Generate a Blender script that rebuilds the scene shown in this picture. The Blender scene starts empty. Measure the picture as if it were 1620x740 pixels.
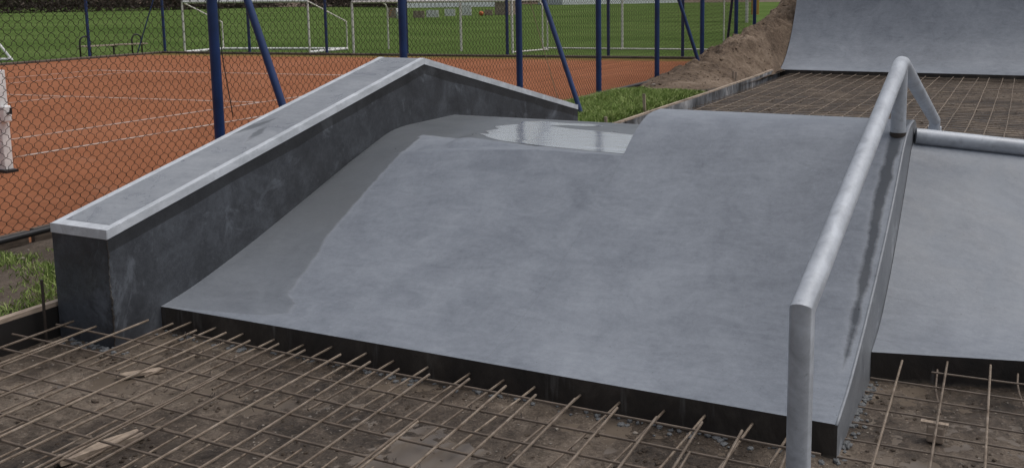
import bpy, bmesh, math, random
from mathutils import Vector, Matrix, noise
random.seed(7)
R = math.radians
SC = bpy.context.scene
COL = SC.collection

# ------------------------------------------------------------------ camera
PITCH, ROLL, YAW, F, PX, PY, H = .1413, -.0096, .4432, 1539.5, 902.0, 206.6, 1.9
fw = Vector((-math.sin(YAW)*math.cos(PITCH), math.cos(YAW)*math.cos(PITCH), -math.sin(PITCH)))
rt = Vector((math.cos(YAW), math.sin(YAW), 0)); up = rt.cross(fw)
r2 = math.cos(ROLL)*rt + math.sin(ROLL)*up; u2 = -math.sin(ROLL)*rt + math.cos(ROLL)*up
cd = bpy.data.cameras.new('camera'); cam = bpy.data.objects.new('camera', cd); COL.objects.link(cam)
m = Matrix((r2, u2, -fw)).transposed().to_4x4(); m.translation = (0, 0, H); cam.matrix_world = m
cd.sensor_fit = 'HORIZONTAL'; cd.sensor_width = 36; cd.lens = F*36/1620
cd.shift_x = -(PX-810)/1620; cd.shift_y = -(370-PY)/1620
cd.clip_start = .05; cd.clip_end = 2000
SC.camera = cam

# ------------------------------------------------------------------ light
w = bpy.data.worlds.new('World'); SC.world = w; w.use_nodes = True
nt = w.node_tree; bg = nt.nodes['Background']
sky = nt.nodes.new('ShaderNodeTexSky'); sky.sky_type = 'NISHITA'; sky.sun_disc = False
SUN_EL, SUN_AZ = R(66), R(58)          # azimuth measured from +Y towards +X
sky.sun_elevation = SUN_EL; sky.sun_rotation = SUN_AZ
sky.air_density = 1.0; sky.dust_density = 4.0; sky.ozone_density = 1.0
hs = nt.nodes.new('ShaderNodeHueSaturation'); hs.inputs['Saturation'].default_value = .42
nt.links.new(sky.outputs[0], hs.inputs['Color']); nt.links.new(hs.outputs[0], bg.inputs[0])
bg.inputs[1].default_value = .1
sl = bpy.data.lights.new('sun', 'SUN'); sl.energy = 1.0; sl.angle = R(42); sl.color = (1, .97, .93)
so = bpy.data.objects.new('sun', sl); COL.objects.link(so)
sd = Vector((math.sin(SUN_AZ)*math.cos(SUN_EL), math.cos(SUN_AZ)*math.cos(SUN_EL), math.sin(SUN_EL)))
so.rotation_euler = sd.to_track_quat('Z', 'Y').to_euler()
SC.view_settings.view_transform = 'Standard'; SC.view_settings.look = 'None'
SC.view_settings.exposure = .14; SC.view_settings.gamma = 1; SC.view_settings.use_curve_mapping = False

# ------------------------------------------------------------------ helpers
def tag(o, label=None, cat=None, group=None, kind=None):
    if label: o['label'] = label
    if cat: o['category'] = cat
    if group: o['group'] = group
    if kind: o['kind'] = kind
    return o

def empty(name, loc, label, cat, group=None):
    o = bpy.data.objects.new(name, None); COL.objects.link(o); o.location = loc
    return tag(o, label, cat, group)

def world_parent(o, p):
    o.parent = p
    L = Vector((0, 0, 0)); q = p
    while q: L += q.location; q = q.parent
    o.location = -L

def mesh(name, vs, fs, mat, parent=None, smooth=False, mids=None):
    me = bpy.data.meshes.new(name); me.from_pydata([tuple(v) for v in vs], [], fs)
    mats = mat if isinstance(mat, (list, tuple)) else [mat]
    for mm in mats: me.materials.append(mm)
    if mids: me.polygons.foreach_set('material_index', mids)
    if smooth: me.polygons.foreach_set('use_smooth', [True]*len(me.polygons))
    me.update()
    o = bpy.data.objects.new(name, me); COL.objects.link(o)
    if parent is not None: world_parent(o, parent)
    return o

class G:
    def __init__(s): s.v = []; s.f = []; s.m = []
    def add(s, vs, fs, mi=0):
        b = len(s.v); s.v += [Vector(v) for v in vs]; s.f += [tuple(i+b for i in f) for f in fs]; s.m += [mi]*len(fs)
    def box(s, x0, x1, y0, y1, z0, z1, mi=0, bev=0):
        s.hexa([(x0,y0,z0),(x1,y0,z0),(x1,y1,z0),(x0,y1,z0),(x0,y0,z1),(x1,y0,z1),(x1,y1,z1),(x0,y1,z1)], mi)
    def hexa(s, p, mi=0):
        s.add(p, [(0,3,2,1),(4,5,6,7),(0,1,5,4),(1,2,6,5),(2,3,7,6),(3,0,4,7)], mi)
    def tube(s, pts, r, n=8, cap=True, mi=0):
        pts = [Vector(p) for p in pts]; rs = r if isinstance(r, (list, tuple)) else [r]*len(pts)
        rings = []; ref = None
        for i, p in enumerate(pts):
            a = pts[max(i-1, 0)]; b = pts[min(i+1, len(pts)-1)]
            t = (b-a).normalized()
            if 0 < i < len(pts)-1:
                t1 = (p-a).normalized(); t2 = (b-p).normalized(); t = (t1+t2).normalized()
                k = 1/max(.35, t.dot(t1))
            else: k = 1
            if ref is None: ref = Vector((0,0,1)) if abs(t.z) < .9 else Vector((1,0,0))
            x = (ref - t*ref.dot(t)).normalized(); y = t.cross(x); ref = x
            ring = []
            bend = None
            if k > 1.001: bend = (t1-t2); bend = (bend - t*bend.dot(t)).normalized()
            for j in range(n):
                a_ = 2*math.pi*j/n; d = x*math.cos(a_) + y*math.sin(a_)
                if bend is not None: d = d + bend*(d.dot(bend))*(k-1)
                ring.append(p + d*rs[i])
            rings.append(ring)
        vs = [v for rg in rings for v in rg]; fs = []
        for i in range(len(pts)-1):
            for j in range(n):
                a_ = i*n+j; b_ = i*n+(j+1) % n; fs.append((a_, b_, b_+n, a_+n))
        if cap: fs.append(tuple(range(n-1, -1, -1))); fs.append(tuple(range((len(pts)-1)*n, len(pts)*n)))
        s.add(vs, fs, mi)
    def build(s, name, mat, parent=None, smooth=False):
        return mesh(name, s.v, s.f, mat, parent, smooth, s.m if isinstance(mat, (list, tuple)) else None)

def smooth_angle(o, deg=40):
    me = o.data; bm = bmesh.new(); bm.from_mesh(me)
    for f in bm.faces: f.smooth = True
    for e in bm.edges:
        if len(e.link_faces) == 2 and e.calc_face_angle(0) > R(deg): e.smooth = False
    bm.to_mesh(me); bm.free(); return o

def bevel(o, w=.004, seg=2, ang=30):
    b = o.modifiers.new('bevel', 'BEVEL'); b.width = w; b.segments = seg; b.limit_method = 'ANGLE'; b.angle_limit = R(ang)
    return o

# ------------------------------------------------------------------ materials
class MT:
    def __init__(s, name):
        s.m = bpy.data.materials.new(name); s.m.use_nodes = True; s.t = s.m.node_tree
        s.b = s.t.nodes['Principled BSDF']; s.co = s.t.nodes.new('ShaderNodeTexCoord').outputs['Object']
    def n(s, typ, **kw):
        x = s.t.nodes.new(typ)
        for k, v in kw.items(): setattr(x, k, v)
        return x
    def L(s, a, b): s.t.links.new(a, b)
    def mapping(s, scale=(1,1,1), rot=(0,0,0)):
        x = s.n('ShaderNodeMapping'); x.inputs['Scale'].default_value = scale; x.inputs['Rotation'].default_value = rot
        s.L(s.co, x.inputs[0]); return x.outputs[0]
    def noise(s, scale, detail=6, rough=.6, vec=None, dist=0.):
        x = s.n('ShaderNodeTexNoise'); x.inputs['Scale'].default_value = scale; x.inputs['Detail'].default_value = detail
        x.inputs['Roughness'].default_value = rough; x.inputs['Distortion'].default_value = dist
        s.L(vec or s.co, x.inputs['Vector']); return x.outputs['Fac']
    def ramp(s, fac, stops):
        x = s.n('ShaderNodeValToRGB'); e = x.color_ramp.elements
        while len(e) < len(stops): e.new(.5)
        for i, (p, c) in enumerate(stops):
            e[i].position = p; e[i].color = (*c, 1) if isinstance(c, (tuple, list)) else (c, c, c, 1)
        s.L(fac, x.inputs[0]); return x.outputs[0]
    def mix(s, f, a, b, mode='MIX'):
        x = s.n('ShaderNodeMix', data_type='RGBA', blend_type=mode)
        for i, val in ((0, f), (6, a), (7, b)):
            sock = x.inputs[i]
            if hasattr(val, 'is_linked'): s.L(val, sock)
            elif isinstance(val, (int, float)): sock.default_value = val if i == 0 else (val, val, val, 1)
            else: sock.default_value = (*val, 1)
        return x.outputs[2]
    def math(s, op, a, b=0., c=0.):
        x = s.n('ShaderNodeMath', operation=op)
        for i, val in enumerate((a, b, c)):
            if hasattr(val, 'is_linked'): s.L(val, x.inputs[i])
            else: x.inputs[i].default_value = val
        return x.outputs[0]
    def mr(s, v, a, b, c, d):
        x = s.n('ShaderNodeMapRange'); s.L(v, x.inputs[0])
        for i, q in enumerate((a, b, c, d)): x.inputs[i+1].default_value = q
        return x.outputs[0]
    def bump(s, h, strength=.3, dist=.01, prev=None):
        x = s.n('ShaderNodeBump'); x.inputs['Strength'].default_value = strength; x.inputs['Distance'].default_value = dist
        s.L(h, x.inputs['Height'])
        if prev: s.L(prev, x.inputs['Normal'])
        return x.outputs[0]
    def out(s, col=None, rough=None, normal=None, metal=None, spec=None):
        for nm, v in (('Base Color', col), ('Roughness', rough), ('Normal', normal), ('Metallic', metal), ('Specular IOR Level', spec)):
            if v is None: continue
            if hasattr(v, 'is_linked'): s.L(v, s.b.inputs[nm])
            elif nm == 'Base Color': s.b.inputs[nm].default_value = (*v, 1)
            else: s.b.inputs[nm].default_value = v
        return s.m

def simple(name, col, rough=.6, metal=0., var=.25, scale=8, bumps=.15, bd=.004):
    t = MT(name); f = t.noise(scale, 5, .65)
    c = t.ramp(f, [(.25, tuple(x*(1-var) for x in col)), (.75, tuple(min(1, x*(1+var)) for x in col))])
    return t.out(c, rough, t.bump(t.noise(scale*8, 4, .6), bumps, bd), metal)

def concrete(name, base, lo, hi, wet_or_reflection_attr=False, rough=(.38, .62), scratch=.5, wall=False):
    t = MT(name)
    big = t.noise(.9, 4, .55, dist=.6)
    mid = t.noise(3.6, 9, .66, dist=1.0)
    m1 = t.mapping((1, 1, .8) if wall else (1, 3.5, 1), (0, 0, 0) if wall else (0, 0, R(35)))
    tro = t.noise(3., 9, .68, m1, 1.6)                    # trowel passes
    fine = t.noise(30, 8, .78, dist=.4); grain = t.noise(140, 3, .7)
    a = t.math('ADD', t.math('MULTIPLY', big, .24), t.math('MULTIPLY', mid, .26))
    a = t.math('ADD', a, t.math('MULTIPLY', tro, .2)); a = t.math('ADD', a, t.math('MULTIPLY', fine, .22)); a = t.math('ADD', a, t.math('MULTIPLY', grain, .1))
    c = t.ramp(a, [(.41, lo), (.51, base), (.61, hi)])
    # thin pale and dark trowel arcs
    for sc_, rt_, msc, colr, st in ((4.2, -28, 1.9, tuple(min(1, x*1.45) for x in hi), .5), (6.5, 24, 1.4, tuple(x*.55 for x in lo), .45), (11, -55, 2.6, tuple(min(1, x*1.3) for x in hi), .4)):
        wv = t.noise(sc_, 3, .5, t.mapping((1, 1, 1) if wall else (1, 3.4, 1.3), (R(40) if wall else 0, 0, R(rt_))), 3.2)
        line = t.ramp(wv, [(.488, 0.), (.5, 1.), (.512, 0.)])
        msk = t.ramp(t.noise(msc, 4, .6), [(.52, 0.), (.66, 1.)])
        c = t.mix(t.math('MULTIPLY', t.math('MULTIPLY', line, msk), st*scratch), c, colr)
    fl = t.ramp(t.noise(16, 5, .75, t.mapping((1, 2.6, 1)), 1.), [(.6, 0.), (.7, 1.)])
    fm = t.ramp(t.noise(1.3, 4, .6, dist=.5), [(.5, 0.), (.62, 1.)])
    c = t.mix(t.math('MULTIPLY', t.math('MULTIPLY', fl, fm), .35), c, tuple(x*.6 for x in lo))
    if wall:
        bl = t.ramp(t.noise(2.3, 7, .7, dist=1.5), [(.56, 0.), (.68, .75)]); c = t.mix(bl, c, tuple(min(1, x*1.6) for x in hi))
    pin = t.n('ShaderNodeTexVoronoi'); pin.inputs['Scale'].default_value = 26; t.L(t.co, pin.inputs['Vector'])
    pm = t.math('MULTIPLY', t.ramp(pin.outputs['Distance'], [(.05, 1.), (.1, 0.)]), t.ramp(t.noise(5, 3, .6), [(.5, 0.), (.6, 1.)]))
    c = t.mix(t.math('MULTIPLY', pm, .6), c, tuple(x*.35 for x in lo))
    rg = t.mr(mid, .3, .7, rough[0], rough[1])
    if wet_or_reflection_attr:  # wet tone on the bank, painted reflection on the ledge top
        at = t.n('ShaderNodeAttribute', attribute_name='wet').outputs['Fac']
        e = t.math('ADD', at, t.math('MULTIPLY', t.math('SUBTRACT', t.noise(11, 5, .65), .5), .05))
        wet = t.mr(e, -.009, .012, 0., 1.)
        fade = t.n('ShaderNodeAttribute', attribute_name='fade').outputs['Fac']
        wet = t.math('MULTIPLY', wet, fade)
        edge = t.mr(t.math('ABSOLUTE', e), .0, .03, .16, 0.)
        wc = t.mix(.7, t.mix(1., c, (.64, .66, .655), 'MULTIPLY'), (.135, .144, .155))
        sx = t.n('ShaderNodeSeparateXYZ'); t.L(t.co, sx.inputs[0])
        wc = t.mix(t.mr(sx.outputs[0], -1.1, -1., 0., .75), wc, (.04, .047, .06))
        wc = t.mix(t.ramp(t.noise(2.4, 5, .6), [(.45, 0.), (.7, .4)]), wc, (.14, .145, .15))
        c = t.mix(wet, t.mix(edge, c, (.42, .43, .45)), wc)
        rg = t.mix(wet, rg, t.mr(t.noise(4, 4, .5), .3, .7, .26, .46))
    n = t.bump(t.noise(22, 6, .7), .25, .004, t.bump(mid, .15, .006))
    return t.out(c, rg, n, spec=.35)

M = {}
M['bank'] = concrete('bank_concrete', (.216, .236, .27), (.155, .171, .2), (.275, .298, .335), True)
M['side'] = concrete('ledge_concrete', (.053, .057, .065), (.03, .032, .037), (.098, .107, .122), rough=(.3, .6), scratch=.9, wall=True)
M['side_dark'] = concrete('dark_ledge_concrete', (.03, .031, .034), (.018, .019, .021), (.045, .048, .053), rough=(.3, .6), scratch=.3, wall=True)  # darker concrete for the band just below the ledge lip
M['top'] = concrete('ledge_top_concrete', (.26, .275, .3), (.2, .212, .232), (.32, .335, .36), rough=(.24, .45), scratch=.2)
M['top_reflection'] = concrete('ledge_top_painted_reflection', (.27, .285, .31), (.185, .197, .217), (.36, .375, .4), True, rough=(.2, .45), scratch=.5)  # ledge top with a reflection painted into its colour
M['face0'] = simple('formed_face', (.026, .022, .019), .6, var=.55, scale=5, bumps=.35)
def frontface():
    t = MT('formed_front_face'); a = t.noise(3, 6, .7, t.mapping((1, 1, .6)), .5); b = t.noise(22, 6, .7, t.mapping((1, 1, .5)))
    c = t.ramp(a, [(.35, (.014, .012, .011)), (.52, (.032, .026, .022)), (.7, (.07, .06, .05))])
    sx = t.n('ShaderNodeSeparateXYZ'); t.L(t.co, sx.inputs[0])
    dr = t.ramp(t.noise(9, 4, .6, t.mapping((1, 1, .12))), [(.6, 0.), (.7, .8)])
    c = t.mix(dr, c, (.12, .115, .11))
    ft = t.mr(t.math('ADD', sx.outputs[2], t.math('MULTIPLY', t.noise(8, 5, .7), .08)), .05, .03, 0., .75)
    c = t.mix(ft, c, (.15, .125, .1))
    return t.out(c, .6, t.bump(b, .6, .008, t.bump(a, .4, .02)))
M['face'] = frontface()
M['formside'] = concrete('side_face_concrete', (.2, .212, .232), (.14, .15, .165), (.27, .285, .305), rough=(.35, .6), wall=True)

def steel(name, col, lo, rough=(.32, .55), metal=.55):
    t = MT(name); f = t.noise(9, 6, .65, t.mapping((1, .6, 1)), .6); g = t.noise(45, 4, .7)
    c = t.ramp(f, [(.3, lo), (.5, col), (.7, tuple(min(1, x*1.25) for x in col))])
    d = t.ramp(t.noise(22, 5, .7), [(.62, 0.), (.74, .6)])
    c = t.mix(d, c, tuple(x*.4 for x in lo)); c = t.mix(.12, c, g)
    return t.out(c, t.mr(f, .3, .7, *rough), t.bump(g, .08, .002), metal)
M['galv'] = steel('galvanised_steel', (.44, .47, .515), (.33, .355, .395), (.42, .62), metal=.2)
M['edge'] = steel('edge_steel', (.62, .65, .69), (.5, .53, .565), (.35, .55), .15)
M['blue'] = simple('blue_paint', (.012, .036, .13), .42, var=.35, scale=4, bumps=.1)
M['wire'] = simple('rusty_wire', (.035, .02, .014), .7, var=.5, scale=1.5)
M['wire'].node_tree.nodes['Principled BSDF'].inputs['Metallic'].default_value = .2
def rebar():
    t = MT('rusty_rebar'); f = t.noise(14, 5, .7); oi = t.n('ShaderNodeObjectInfo').outputs['Random']
    c = t.ramp(f, [(.3, (.12, .085, .058)), (.5, (.26, .205, .155)), (.7, (.38, .315, .255))])
    c = t.mix(t.math('MULTIPLY', oi, .5), c, (.07, .05, .038))
    sp = t.n('ShaderNodeTexWave', wave_type='BANDS', bands_direction='DIAGONAL'); sp.inputs['Scale'].default_value = 60
    t.L(t.co, sp.inputs['Vector'])
    return t.out(c, .62, t.bump(sp.outputs['Fac'], .4, .002), .25)
M['rebar'] = rebar()
M['crossbar'] = simple('brown_cross_bar', (.15, .115, .088), .6, var=.5, scale=9)
M['darkbar'] = simple('dark_wet_steel', (.045, .034, .028), .5, var=.4, scale=10)
def clay():
    t = MT('red_clay'); a = t.noise(.35, 5, .6); b = t.noise(6, 8, .7); g = t.noise(160, 3, .7)
    c = t.ramp(a, [(.3, (.29, .11, .054)), (.5, (.34, .132, .066)), (.7, (.38, .156, .083))])
    c = t.mix(t.ramp(b, [(.35, .0), (.75, .35)]), c, (.36, .17, .1))
    c = t.mix(t.ramp(g, [(.35, .3), (.6, 0.)]), c, (.18, .062, .03))
    c = t.mix(t.ramp(t.noise(1.1, 8, .72, dist=1.), [(.5, 0.), (.66, .45)]), c, (.2, .078, .04))
    c = t.mix(t.ramp(t.noise(2.6, 6, .7, t.mapping((.4, 1, 1))), [(.58, 0.), (.7, .4)]), c, (.4, .22, .15))
    sx = t.n('ShaderNodeSeparateXYZ'); t.L(t.co, sx.inputs[0])
    # moss at the far run-off (runs skew) and weeds along the near edge
    sk = t.math('SUBTRACT', sx.outputs[1], t.math('MULTIPLY', sx.outputs[0], .145))
    e = t.math('ADD', sk, t.math('MULTIPLY', t.noise(1.2, 5, .7), 2.2))
    moss = t.mr(e, 27.3, 28.2, 0., .9)
    c = t.mix(moss, c, (.17, .15, .045))
    nx = t.math('ADD', sx.outputs[0], t.math('MULTIPLY', t.noise(2., 5, .7), 2.2))
    m2 = t.mr(nx, -6.3, -5.5, 0., .35)
    c = t.mix(m2, c, (.2, .14, .04))
    return t.out(c, .95, t.bump(g, .5, .01), spec=.05)
M['clay'] = clay()
def linetape():
    t = MT('line_tape'); c = t.mix(t.ramp(t.noise(2.2, 7, .75), [(.45, 0.), (.62, .9)]), (.66, .6, .55), (.31, .16, .1))
    return t.out(c, .8, spec=.1)
M['line'] = linetape()
def grass(name, dark, mid, light, sc=1.):
    t = MT(name); a = t.noise(.12*sc, 4, .55); st = t.noise(.3, 3, .5, t.mapping((.15, 1, 1), (0, 0, R(24))))
    b = t.noise(4*sc, 8, .75); g = t.noise(55*sc, 3, .7)
    f = t.math('ADD', t.math('MULTIPLY', a, .3), t.math('MULTIPLY', b, .3)); f = t.math('ADD', f, t.math('MULTIPLY', g, .2))
    f = t.math('ADD', f, t.math('MULTIPLY', st, .2))
    c = t.ramp(f, [(.38, dark), (.5, mid), (.62, light)])
    return t.out(c, 1., t.bump(g, .6, .03), spec=.0)
M['field'] = grass('field_grass', (.055, .095, .025), (.1, .152, .044), (.15, .205, .07))
def mud(name, dark, mid, light, sc=1., wet=True):
    t = MT(name); a = t.noise(1.1*sc, 7, .65, dist=.6); b = t.noise(14*sc, 8, .75); g = t.noise(70*sc, 4, .75)
    f = t.math('ADD', t.math('MULTIPLY', a, .5), t.math('MULTIPLY', b, .3)); f = t.math('ADD', f, t.math('MULTIPLY', g, .2))
    c = t.ramp(f, [(.4, dark), (.5, mid), (.61, light)])
    sp = t.ramp(g, [(.63, 0.), (.72, .7)]); c = t.mix(sp, c, tuple(min(1, x*1.9) for x in light))
    dk = t.ramp(t.noise(30*sc, 5, .7), [(.3, .8), (.42, 0.)]); c = t.mix(dk, c, tuple(x*.35 for x in dark))
    wetf = t.mr(a, .42, .58, .32, .85) if wet else .9
    return t.out(c, wetf, t.bump(b, .7, .03, t.bump(g, .5, .008)), spec=.4)
M['mud'] = mud('pit_mud', (.03, .022, .016), (.105, .08, .06), (.26, .21, .165))
M['soil'] = mud('heaped_soil', (.055, .036, .024), (.15, .106, .073), (.27, .205, .15), .8, False)
M['verge'] = mud('verge_soil', (.045, .033, .024), (.09, .068, .05), (.16, .125, .1), 1., False)
def murky():
    t = MT('murky_water'); c = t.ramp(t.noise(2.5, 4, .6), [(.3, (.13, .103, .08)), (.7, (.19, .155, .122))])
    return t.out(c, .18, t.bump(t.noise(3, 2, .5), .03, .01), spec=.5)
M['murky'] = murky()
def water():
    t = MT('standing_water'); g = t.b
    g.inputs['Metallic'].default_value = .75
    g.inputs['Base Color'].default_value = (.2, .21, .22, 1); g.inputs['IOR'].default_value = 2.1
    g.inputs['Specular IOR Level'].default_value = .75; g.inputs['Coat Weight'].default_value = 0.; g.inputs['Coat Roughness'].default_value = .01; g.inputs['Coat IOR'].default_value = 2.1
    return t.out((.9, .93, .96), .11, t.bump(t.noise(5, 3, .5, t.mapping((1, 2.5, 1))), .2, .016))
M['water'] = water()
def wood(name, col, dark):
    t = MT(name); g = t.noise(7, 7, .65, t.mapping((14, 1, 14)), .5)
    c = t.ramp(g, [(.32, dark), (.52, col), (.7, tuple(min(1, x*1.35) for x in col))])
    s_ = t.ramp(t.noise(2.2, 5, .7), [(.5, 0.), (.68, .7)]); c = t.mix(s_, c, tuple(x*.45 for x in dark))
    return t.out(c, .75, t.bump(g, .3, .004))
M['wood'] = wood('raw_timber', (.42, .335, .26), (.24, .18, .135))
M['oldwood'] = wood('weathered_timber', (.13, .1, .078), (.05, .038, .03))
def formply():
    t = MT('splashed_form_face'); a = t.noise(1.6, 6, .7, t.mapping((1, 1, .5))); b = t.noise(9, 5, .7, t.mapping((1, 1, .35)))
    sx = t.n('ShaderNodeSeparateXYZ'); t.L(t.co, sx.inputs[0])
    farm = t.mr(sx.outputs[1], 8.5, 10., 0., 1.)
    c = t.ramp(a, [(.4, (.03, .03, .032)), (.52, (.16, .17, .185)), (.64, (.45, .45, .46))])
    c = t.mix(t.ramp(b, [(.5, 0.), (.66, .9)]), c, (.035, .028, .024))
    c = t.mix(farm, (.012, .010, .009), c)
    return t.out(c, .7, t.bump(b, .3, .005))
M['formply'] = formply()
M['black'] = simple('black_plastic', (.018, .018, .02), .45)
M['white'] = simple('white_paint', (.78, .77, .76), .55, var=.2, scale=5)
M['goal'] = simple('worn_white_paint', (.76, .7, .67), .5, var=.15, scale=3)
M['plaster'] = simple('pale_cladding', (.78, .8, .83), .6, var=.05, scale=.3)
M['roof'] = simple('roof_sheet', (.3, .32, .35), .6, var=.15, scale=.3)
M['glass'] = simple('dark_glazing', (.05, .06, .07), .12, var=.2, scale=.5)
M['brownb'] = simple('brown_board', (.34, .27, .21), .7, var=.4, scale=3)
M['orange'] = simple('orange_paint', (.55, .15, .05), .6)
M['ochre'] = simple('ochre_board', (.5, .27, .06), .65)
M['stone'] = simple('rubble_stone', (.27, .235, .2), .85, var=.4, scale=12, bumps=.5)
M['cord'] = simple('pale_cord', (.5, .4, .28), .8)
M['grout'] = simple('spilled_mortar', (.15, .155, .16), .8, var=.35, scale=20, bumps=.6)
def blade():
    t = MT('verge_grass'); oi = t.noise(3, 4, .6)
    at = t.n('ShaderNodeAttribute', attribute_name='tint').outputs['Fac']
    f = t.math('ADD', t.math('MULTIPLY', oi, .5), t.math('MULTIPLY', at, .5))
    c = t.ramp(f, [(.3, (.11, .18, .035)), (.5, (.21, .3, .07)), (.75, (.38, .43, .17))])
    return t.out(c, .7, spec=.25)
M['blade'] = blade()
def twig():
    t = MT('thicket'); at = t.n('ShaderNodeAttribute', attribute_name='tint').outputs['Fac']
    c = t.ramp(at, [(.1, (.035, .03, .027)), (.6, (.09, .075, .064)), (.95, (.17, .14, .115))])
    return t.out(c, .9, spec=.2)
M['twig'] = twig()

def addfade(o):
    a_ = o.data.attributes.new('fade', 'FLOAT', 'POINT')
    a_.data.foreach_set('value', [1. if v.co.x > -1.2 else .42+.58*sstep(3.95, 5.2, v.co.y-.9*max(0, v.co.x+4.2)*0) for v in o.data.vertices])
def fbm(x, y, z=0, o=4, h=1.): return noise.fractal(Vector((x, y, z)), h, 2.1, o)
def lerp(a, b, t): return a+(b-a)*t
def interp(x, pts):
    if x <= pts[0][0]: return pts[0][1]
    for (a, b), (c, d) in zip(pts, pts[1:]):
        if x <= c: return b+(d-b)*(x-a)/(c-a)
    return pts[-1][1]
def sstep(a, b, x):
    t = min(1, max(0, (x-a)/(b-a))); return t*t*(3-2*t)
def grid(name, xs, ys, zf, mat, parent=None, attr=None, thick=None, smooth=True):
    nx, ny = len(xs), len(ys); vs = [(x, y, zf(x, y)) for y in ys for x in xs]
    fs = [(j*nx+i, j*nx+i+1, (j+1)*nx+i+1, (j+1)*nx+i) for j in range(ny-1) for i in range(nx-1)]
    o = mesh(name, vs, fs, mat, parent, smooth)
    return o
def rng(a, b, n): return [a+(b-a)*i/(n-1) for i in range(n)]

# ------------------------------------------------------------------ numbers of the place (metres)
XL, XR, LW = -4.442, -.637, .437       # ledge face, bank's open side, ledge width
YB, YT, TZ, XC = 3.858, 5.64, .877, -2.308
FX = -6.92                              # near fence line

# ------------------------------------------------------------------ terrain
def field_z(x, y): return -.35
tag(grid('field_ground', [-700, -300, -160, -80, -40, -27, -15, 0, 40, 120, 400, 700], [-300, -100, -30, 0, 15, 25, 27, 60, 120, 250, 500, 900], field_z, M['field']), kind='structure')
# clay court slab, its far edge runs a little skew
def cy(x): return 25.85 + .145*(x+11)
g = G(); xs = [-26.2, -6.86]
g.hexa([(-26.2, -8, -.5), (FX+.02, -8, -.5), (FX+.02, cy(FX), -.5), (-26.2, cy(-26.2), -.5), (-26.2, -8, 0), (FX+.02, -8, 0), (FX+.02, cy(FX), 0), (-26.2, cy(-26.2), 0)])
tag(g.build('clay_court_ground', M['clay']), kind='structure')
# painted lines / tape of the court
g = G()
def cl(x0, y0, x1, y1, wd=.05):
    a = Vector((x0, y0, .004)); b = Vector((x1, y1, .004)); d = (b-a).normalized(); n_ = Vector((-d.y, d.x, 0))*wd/2
    g.add([a-n_, b-n_, b+n_, a+n_], [(0, 1, 2, 3)])
SKY = .12
def yy(x, y0): return y0+(x+16.5)*SKY
for x in (-10.96, -21.97): cl(x, -5, x, yy(x, 18.25))
for x in (-12.4, -20.6): cl(x, -5, x, yy(x, 18.25))
cl(-21.99, yy(-21.99, 18.25), -10.94, yy(-10.94, 18.25), .08)
cl(-20.6, yy(-20.6, 12.75), -12.4, yy(-12.4, 12.75))
cl(-16.75, .5, -16.75, yy(-16.75, 12.75))
tag(g.build('court_line_marking', M['line']), kind='structure')

# mud floor of the pit (fine near the camera)
def mz(x, y):
    z = .02*fbm(x*1.6, y*1.6, 3, 3) + .010*fbm(x*8, y*8, 1, 4) + .006*fbm(x*28, y*28, 5, 3)
    return z - .006
def axis(parts):
    out = []
    for a, b, n in parts: out += rng(a, b, n+1)[:-1]
    return out+[parts[-1][1]]
pit = grid('pit_ground', axis([(-4.93, .9, 420), (.9, 9, 60)]), axis([(-3, 1.9, 40), (1.9, 5.0, 230), (5.0, 9, 12), (9, 22.4, 200)]),
           lambda x, y: (mz(x, y) if y < 5.2 else .022*fbm(x*1.2, y*1.2, 3, 4)+.01*fbm(x*7, y*7, 2, 3)-.01), M['mud'])
tag(pit, kind='structure')
g = G(); g.add([(-4.92, -3, -.0155), (9, -3, -.0155), (9, 5.2, -.0155), (-4.92, 5.2, -.0155)], [(0, 1, 2, 3)])
g.v = [Vector((v.x, v.y, -.0115)) for v in g.v]
tag(g.build('pit_water', M['murky']), kind='structure')

# verge between fence and board
def vz(x, y):
    t = sstep(FX-.05, FX+.5, x)
    return .02 + .1*t + .018*fbm(x*2, y*2, 9, 4) + .008*fbm(x*11, y*11, 4, 3)
tag(grid('verge_ground', rng(FX+.02, -4.95, 46), axis([(-4, 2.5, 30), (2.5, 5.4, 110), (5.4, 27, 240)]), vz, M['verge']), kind='structure')
# ground right / behind, beyond the site
g = G(); g.box(9.01, 40, -40, 60, -.4, .1); g.box(-4.93, 9, -40, -3.02, -.4, .04); g.box(FX+.02, -4.95, -40, -4.02, -.4, .06); g.box(-4.93, 9, 27.5, 60, -.4, .08)
g.box(-26, FX, -40, -8.02, -.4, .0)
tag(g.build('outer_ground', M['soil']), kind='structure')

# ------------------------------------------------------------------ the main bank
mid = [(YB, .144), (4.15, .2), (4.5, .32), (4.83, .456), (5.15, .6), (5.47, .768), (5.64, .872), (5.8, .975), (5.91, 1.03), (6.02, 1.07), (6.12, 1.09), (6.3, 1.093)]
lef = [(YB, .138), (4.07, .18), (4.3, .245), (4.61, .34), (4.9, .44), (5.23, .555), (5.6, .685), (5.98, .81), (6.12, .85), (6.3, .87), (9, .872)]
def smoothed(pts, y, d=.07):
    return sum(interp(y+k*d, pts) for k in (-1, -.5, 0, .5, 1))/5 if pts[0][0]+d < y else interp(y, pts)
def foldx(y): return interp(y, [(4.0, -3.75), (4.3, -3.72), (4.7, -3.74), (5.2, -3.84), (5.7, -3.93)])
def back(y, z0, y0):       # far side of the funbox, same pitch down
    return max(.144, z0 - sstep(0, .25, y-y0)*(y-y0)*.42) if y > y0 else z0
def bankz(x, y):
    mz_ = smoothed(mid, y); ta = TZ - .006
    if x <= XC:
        m_ = min(mz_, ta)
        k = min(1, max(0, (x-XL)/1.5))**.52
        k = max(k, sstep(-4.0, -3.6, x)*sstep(5.45, 5.85, y))
        z = lerp(min(smoothed(lef, y), TZ), m_, k)
        return back(y, z, 7.02)
    return back(y, mz_, 6.3)
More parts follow.
